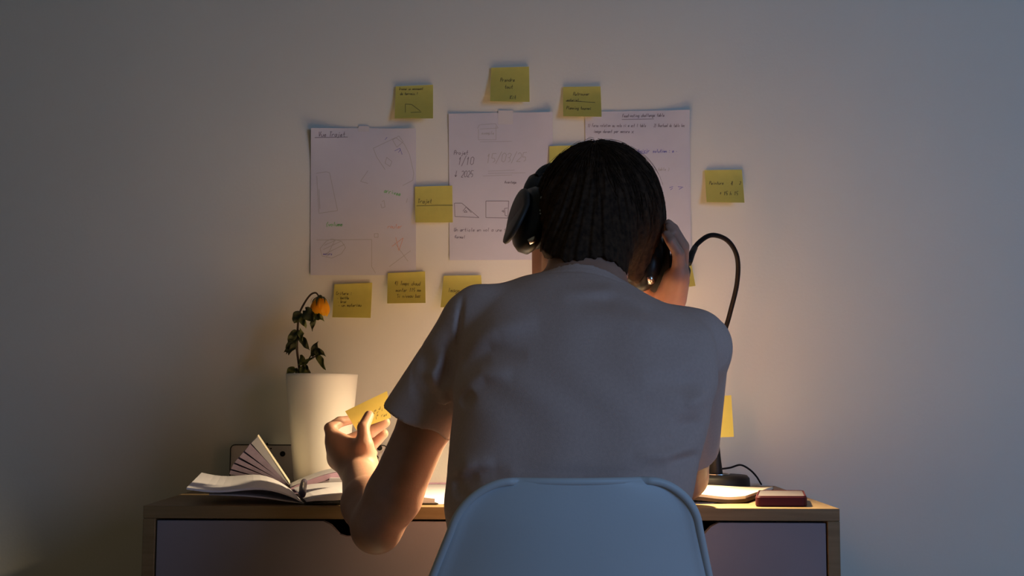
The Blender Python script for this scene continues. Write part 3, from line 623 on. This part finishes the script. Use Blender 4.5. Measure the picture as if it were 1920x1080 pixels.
# hands, finger by finger: (pixel x, y, depth, radius)
def chain(pts): return [rc(at(*a[:3]), at(*b[:3]), a[3], b[3]) for a, b in zip(pts[:-1], pts[1:])]
palmL = [rc(WRL, at(640,845,2.012), .0245,.021), rc(WRL, at(634,858,2.03), .023,.018), rc(at(676,866,1.99), at(632,832,2.008), .021,.0155), rc(at(690,876,1.985), at(680,838,1.978), .0155,.0150), rc(at(640,862,2.03), at(627,826,2.01), .017,.0125), rc(at(680,842,1.98), at(640,830,2.0), .012,.013)]
fingL = [chain([(690,872,1.985,.0145),(684,832,1.976,.0125),(681,802,1.982,.0098),(692,779,1.999,.0082)]),
 chain([(626,826,2.006,.0115),(619,803,2.012,.0098),(637,791,2.028,.0088),(659,787,2.040,.0074)]),
 chain([(628,836,2.022,.0115),(652,826,2.062,.0098),(694,810,2.070,.0106),(722,792,2.074,.0088)]),
 chain([(633,850,2.034,.0110),(655,848,2.075,.0094),(692,840,2.088,.0102),(719,813,2.088,.0086)]),
 chain([(639,862,2.044,.0100),(660,866,2.074,.0082),(682,862,2.088,.0085),(700,850,2.09,.0072)])]
palmR = [rc(WRR, at(1266,528,1.885), .025,.020), rc(WRR, at(1262,520,1.915), .025,.018), rc(at(1262,560,1.885), at(1276,512,1.850), .020,.0125), rc(at(1228,590,1.925), at(1222,548,1.935), .017,.013), rc(at(1270,520,1.85), at(1264,512,1.92), .013,.013), rc(at(1250,580,1.90), at(1268,530,1.862), .021,.015)]
fingR = [chain([(1274,516,1.850,.0115),(1272,476,1.832,.0090),(1258,452,1.826,.0080),(1249,440,1.83,.0066)]),
 chain([(1276,508,1.872,.0120),(1280,466,1.852,.0098),(1262,436,1.838,.0086),(1254,426,1.838,.0072)]),
 chain([(1274,506,1.894,.0120),(1280,462,1.876,.0100),(1262,430,1.858,.0088),(1253,420,1.854,.0074)]),
 chain([(1266,508,1.916,.0118),(1272,464,1.904,.0098),(1256,434,1.890,.0086),(1246,424,1.886,.0072)]),
 chain([(1222,552,1.935,.0125),(1214,528,1.945,.0108),(1218,500,1.950,.0090),(1222,484,1.950,.0078)])]
def hand(palm, fing, P, blk):
    d = union(palm, .012, P, blk); f_ = None
    for q in fing: f_ = smin(f_, union(q, .002, P, blk), .0016)
    return smin(d, f_, .007)
def body(P, blk):
    t = np.maximum(torso(P)+.010, 0.585-P[:,2])
    d = smin(t, union(neck, .02, P, blk), .03)
    hd_ = union(head, .022, P, blk); hd_ = smin(hd_, union(nose, .006, P, blk), .008); hd_ = smin(hd_, union(ears, .004, P, blk), .004)
    d = smin(d, hd_, .02)
    aL = smin(union(armL, .012, P, blk), hand(palmL, fingL, P, blk), .012); aR = smin(union(armR, .014, P, blk), hand(palmR, fingR, P, blk), .012)
    hp_ = union(hips, .03, P, blk); lg = union(legs, .02, P, blk); hp_ = smin(hp_, lg, .04)
    d = smin(d, hp_, .05); d = smin(d, aL, .014); 
    sh_ = None if aR is None else aR
    d = smin(d, sh_, .010)
    return fill(d, P)
person = sdf_obj('person', body, (-.40,-.98,.0), (.42,-.22,1.30), .0025, 'skin', origin=(pelv,-.79,0))
props(person, 'person seated with back turned, in a grey short-sleeved shirt, one hand raised to the headphones', 'person')
# ---- t-shirt
def ramp(d, w_): return np.exp(-(d/w_)**2)
def seg_dist(P, a, b):
    q = P[:,[0,2]]; a = np.array([a.x,a.z]); b = np.array([b.x,b.z]); ba = b-a; h = np.clip((q-a)@ba/(ba@ba),0,1)
    return np.linalg.norm(q-a-h[:,None]*ba, axis=1), h
def F_(l, w_, amp, Z=1.60): return ([at(x,y,Z) for x,y in l], w_, amp)
folds = [F_([(866,545),(858,610),(851,700)],.004,-.0035,1.64), F_([(860,650),(930,612),(1010,600)],.014,.004), F_([(862,690),(920,660),(990,668)],.012,-.004), F_([(858,730),(905,700),(960,702)],.010,.0035), F_([(862,760),(890,735)],.008,-.003),
 F_([(1060,560),(1160,560),(1260,600)],.012,-.0035), F_([(1040,545),(1150,538),(1230,572)],.010,.0035), F_([(1090,585),(1200,600),(1300,650)],.014,.003), F_([(1330,700),(1270,720),(1200,715)],.013,-.0035), F_([(1335,740),(1275,760)],.010,.003), F_([(1320,790),(1250,800)],.010,-.003),
 F_([(1310,835),(1240,850),(1180,850)],.009,.003), F_([(1312,850),(1240,866)],.008,-.003), F_([(862,935),(866,900),(900,882),(960,885)],.010,-.005), F_([(850,900),(880,872),(930,868)],.012,.004), F_([(960,880),(1100,890),(1240,880)],.012,-.0025),
 F_([(835,650),(815,700),(842,740)],.009,.005,1.66), F_([(850,620),(835,690),(812,760)],.008,-.005,1.66), F_([(800,690),(822,735),(838,770)],.008,.005,1.66), F_([(790,640),(800,700)],.012,-.003,1.66), F_([(770,720),(790,775)],.009,-.003,1.66)]
hemL = at(783,787,1.735); dirL = (hemL-at(884,590,1.715)).normalized(); slL = [rc(at(894,602,1.715), hemL+dirL*.03, .0455,.0555)]
inL = [rc(hemL-dirL*.05, hemL+dirL*.05, .0435,.0455)]
hemR = SHR.lerp(ELR, .74); dirR = (hemR-SHR).normalized(); slR = [rc(SHR, hemR+dirR*.03, .051,.0505)]; inR = [rc(hemR-dirR*.05, hemR+dirR*.05, .0455,.0455)]
dl, dr, hl, hr = map(np.array, (dirL, dirR, hemL, hemR))
nT = at(1108,470,1.845); nB = at(1093,545,1.775); nd = np.array((nT-nB).normalized()); colr = np.array(at(1093,529,1.735))
def shirt(P, blk):
    d = torso(P)
    a = union(slL, 0, P, blk); 
    if a is not None: d = smin(d, np.maximum(a, (P-hl)@dl - .004*np.sin((P[:,0]+P[:,1])*60)), .022)
    a = union(slR, 0, P, blk)
    if a is not None: d = smin(d, np.maximum(a, (P-hr)@dr), .03)
    a = union([rc(SHL, at(985,590,1.75), .0455,.05), rc(SHR, at(1205,630,1.75), .052,.05)], .01, P, blk); d = smin(d, a, .018)
    back = P[:,1] < np.interp(P[:,2], tz, tcy)+.03
    if blk is None or True:
        q = np.zeros(len(P))
        for l, w_, amp in folds:
            n_ = len(l)-1; best = np.full(len(P), 9.0); tt = np.zeros(len(P))
            for i_ in range(n_):
                dist, h_ = seg_dist(P, l[i_], l[i_+1]); b_ = dist < best; best = np.where(b_, dist, best); tt = np.where(b_, (i_+h_)/n_, tt)
            q += 1.9*amp*ramp(best, w_)*np.sin(np.pi*np.clip(tt,.0,1))
        q += .0012*np.sin(P[:,0]*70+P[:,2]*34+1.5*np.sin(P[:,2]*41)) 
        d = d - np.where(back, q, 0)
    # collar: a ribbed band round the neck, cut open on top
    c = union([rc(nB, nT, .0675,.0645)], 0, P, blk)
    if c is not None:
        hgt = (P-colr)@nd; band = np.maximum(np.maximum(c, hgt-.0025), -.030-hgt); d = smin(d, band-.0008, .008)
        d = np.where((c < .02) & (np.abs(hgt+.016) < .012), d + .0022*np.exp(-((hgt+.016)/.0022)**2), d)
        d = np.maximum(d, hgt-.003)
        d = np.maximum(d, -np.maximum(union([rc(nB, nT, .0615,.0590)], 0, P, None), -(hgt+.05)))
    for q_, hh, dd in ((inL,hl,dl),(inR,hr,dr)):
        a = union(q_, 0, P, blk)
        if a is not None: d = np.maximum(d, -np.maximum(a, -((P-hh)@dd+.022)))
    return fill(np.maximum(d, 0.575-P[:,2]), P)
sdf_obj('t_shirt', shirt, (-.30,-1.0,.55), (.42,-.42,1.16), .0030, 'shirt', person)
def trou(P, blk):
    d = smin(union(hips,.03,P,blk), union([q for i,q in enumerate(legs) if i%3 != 2], .02, P, blk), .04)
    t = np.maximum(torso(P), P[:,2]-.60); d = smin(d, t, .05)
    return fill(np.maximum(fill(d,P)-.007, .06-P[:,2]), P)
sdf_obj('trousers', trou, (-.32,-.98,.04), (.45,-.24,.64), .005, 'denim', person)
for s in (-1,1):
    MB().ball(hp(s*.031,.0815,.004), (.011,.011,.011)).link('eye', 'eye', person); 
    MB().ball(hp(s*.031,.0915,.003), (.005,.003,.005), Matrix(HM.tolist())).link('iris', 'black', person)
    MB().tube([hp(s*.014,.093,.024), hp(s*.032,.092,.028), hp(s*.048,.078,.024)], [.003,.004,.002], 6).link('eyebrow', 'hair', person)
# ---- hair
HC = at(1124, 386, 1.865); HR = (.0955, .112, .0985)
hairp = [el(HC, HR), rc(at(1104,420,1.825), at(1096,492,1.785), .072,.064), rc(at(1182,425,1.875), at(1197,512,1.885), .046,.018), rc(at(1062,400,1.88), at(1046,468,1.875), .045,.024), rc(at(1100,420,1.85), at(1100,478,1.83), .06,.045)]
crown = (at(1118,300,1.83)-HC).normalized(); ca = np.array(crown); t1 = np.cross(ca,[0,1,0.2]); t1 /= np.linalg.norm(t1); t2 = np.cross(ca,t1)
bx = [at(x,y,1.755) for x,y in ((985,440),(1005,462),(1025,474),(1045,486),(1062,495),(1085,493),(1110,488),(1130,487),(1150,495),(1175,512),(1194,530),(1210,520),(1240,480))]
bxx = [p.x for p in bx]; bxz = [p.z for p in bx]
def hairf(P, blk):
    d = union(hairp, .03, P, blk)
    if d is None: return fill(d, P)
    q = (P-np.array(HC))/np.array(HR); th = np.arctan2(q@t2, q@t1); ph_ = np.arccos(np.clip(q@ca/(np.linalg.norm(q,axis=1)+1e-6),-1,1))
    amp = np.clip(np.sin(ph_),0,1)
    d = d + amp*(.0011*np.sin(th*46+3*np.sin(ph_*3+th*2))+.0008*np.sin(th*97+5*ph_)+.0016*np.sin(th*17+2.2*ph_))
    loc = (P-np.array(Ec))@HM
    jag = .0018*np.sin(P[:,0]*310)+.0012*np.sin(P[:,0]*730+1)
    d = np.maximum(d, np.interp(P[:,0],bxx,bxz)+jag-P[:,2])
    face = loc[:,1] - np.interp(loc[:,2], [-.1,-.03,.03,.06,.09], [.005,.015,.045,.085,.11])
    return np.maximum(d, face)
hair = sdf_obj('hair', hairf, (-.02,-.76,.98), (.27,-.43,1.25), .0022, 'hair', person)
def strands(n, lift, th_rng=(0.05,2.0), rad=.00045, seed=3, wild=0.0):
    r_ = np.random.default_rng(seed); cu = bpy.data.curves.new('hair_strands','CURVE'); cu.dimensions = '3D'; cu.bevel_depth = rad; cu.bevel_resolution = 0; cu.resolution_u = 1
    po = np.array(person['_o'])
    for _ in range(n):
        a0 = r_.uniform(0,2*math.pi); p0 = r_.uniform(*th_rng)*r_.uniform(.4,1); ln = r_.uniform(.5,1.15); tw = r_.normal(0,.10); lf = abs(r_.normal(0,lift)); pts = []
        for k in range(8):
            t = k/7; ph_ = p0+ln*t; a_ = a0+tw*t+.03*math.sin(6*t+a0*9)
            s_ = ca*math.cos(ph_)+(t1*math.cos(a_)+t2*math.sin(a_))*math.sin(ph_)
            w_ = 1+(lf*(1-.5*t)+wild*(t if wild > 0 else 0)*lf*6)/.1
            p = np.array(HC)+s_*np.array(HR)*w_
            if p[2] < np.interp(p[0],bxx,bxz)-.005*(lf/lift if lf < lift*2 else 0): break
            if (p-np.array(Ec))@HM[:,1] > .09: break
            pts.append(p)
        if len(pts) < 4: continue
        sp = cu.splines.new('POLY'); sp.points.add(len(pts)-1)
        for q, p in zip(sp.points, pts): q.co = (*(p-po),1); 
        for i, q in enumerate(sp.points): q.radius = 1.0 if i < len(pts)-2 else .5
    cu.materials.append(M['hair']); o = bpy.data.objects.new('hair_strands', cu); COL.objects.link(o); o.parent = person; o['_o'] = tuple(po); o['kind'] = 'stuff'
strands(1500, .0012); strands(70, .0035, (0.0,0.9), .00025, 9, .12)

# ------------------------------------------------------------------ headphones
Ec_head = Ec; Ec = Ec - V((0.006,0,0.020))
hph = empty('headphones', hp(0,0,0)); props(hph, 'black over-ear headphones worn on the seated person', 'headphones')
def ering(x, ru, rf, n=36, uo=0, fo=0): return [hp(x, fo+rf*math.cos(2*math.pi*k/n), uo+ru*math.sin(2*math.pi*k/n)) for k in range(n)]
for s in (-1,1):
    uo, fo = .004, -.004
    def prs(name, lst, mat, par=hph):
        mb = MB(); mb.grid([ering(s*x, ru, rf, 36, uo, fo) for x, ru, rf in lst], True); return mb.link(name, mat, par)
    prs('ear_cushion', [(.076,.026,.020),(.074,.034,.028),(.076,.041,.034),(.083,.044,.037),(.089,.042,.035),(.089,.001,.001)], 'black')
    cup = prs('ear_cup', [(.0865,.001,.001),(.0865,.050,.040),(.092,.056,.0435),(.104,.056,.0435),(.112,.050,.038),(.115,.036,.028),(.115,.001,.001)], 'blackgloss')
    # outer plate, thin, tilted away at the bottom
    mb = MB(); R_ = []
    for x, ru, rf in ((.1165,.001,.001),(.1165,.046,.037),(.119,.0485,.039),(.1225,.047,.038),(.1245,.038,.030),(.125,.001,.001)):
        R_.append([hp(s*(x + .010*max(0,-math.sin(2*math.pi*k/36))*(ru/.048)), fo+rf*math.cos(2*math.pi*k/36), uo-.002+ru*math.sin(2*math.pi*k/36)) for k in range(36)])
    mb.grid(R_, True).link('outer_plate', 'graphite', hph)
    if s < 0:
        for (u, r) in ((.012,.0024),(.005,.0014),(-.012,.0020),(-.018,.0014)):
            c = hp(-.101, -.0476, uo+u); MB().ball(c, (r,.0008,r), None, 10, 6).link('control_dot', 'dots', cup)
    MB().tube([hp(s*.096,-.026,uo-.047), hp(s*.104,-.018,uo-.052)], .0055, 8).link('hinge', 'silver', hph)
    MB().tube(spline([hp(s*.101,-.006,.040), hp(s*.097,.002,.066), hp(s*.089,.014,.092), hp(s*.076,.032,.116)],5), [.015]*15+[.010], 10).link('yoke', 'black', hph)
tl = V((0,0,0)); arch = []
for k in range(25):
    a_ = math.pi*(0.12+0.76*k/24); r = .098; d_ = (Uh*math.cos(.30)+Fh*math.sin(.30)); arch.append(Ec_head + Rh*(-r*math.cos(a_)) + d_*(.02+.130*math.sin(a_)**.8))
rows = []
for p in arch:
    n_ = (p-Ec_head).normalized(); dd = (Fh*math.cos(.30)-Uh*math.sin(.30)); rows.append([p+dd*.013+n_*-.003, p+dd*.015+n_*.002, p+dd*.012+n_*.007, p-dd*.012+n_*.007, p-dd*.015+n_*.002, p-dd*.013+n_*-.003])
MB().grid(rows, True).link('headband', 'black', hph)

# ------------------------------------------------------------------ note held in the left hand
hn, hc = flat_note([(647,771),(726,733),(733,783),(668,806)], (2.010,2.018,2.050,2.040), 'yellow sticky note held between thumb and fingers of the left hand', (), .002)
def onnote(u, v): a,b,c,d = hc; return (a*(1-u)+b*u)*(1-v)+(d*(1-u)+c*u)*v + V((0,-1,.25))*.002*4*v*(1-v) + V((0,-.0007,.0002))
mb = MB()
for t, u0, v0, hgt in (('Prevoir le reste', .12,.82,.11), ('mardi soir', .55,.62,.11)):
    for pl in text(t, 0, 0, hgt, 0, .55, .1):
        for (x0,y0),(x1,y1) in zip(pl[:-1], pl[1:]):
            L = math.hypot(x1-x0,y1-y0) or 1; nx, ny = -(y1-y0)/L*.006, (x1-x0)/L*.006
            if max(x0,x1)+u0 < .97: mb.add([onnote(u0+x0+nx,v0+y0+ny), onnote(u0+x1+nx,v0+y1+ny), onnote(u0+x1-nx,v0+y1-ny), onnote(u0+x0-nx,v0+y0-ny)], [(0,1,2,3)])
props(mb.link('handwriting', 'noteink', hn, smooth=False), kind='stuff')
for o in bpy.data.objects:
    if '_o' in o: del o['_o']
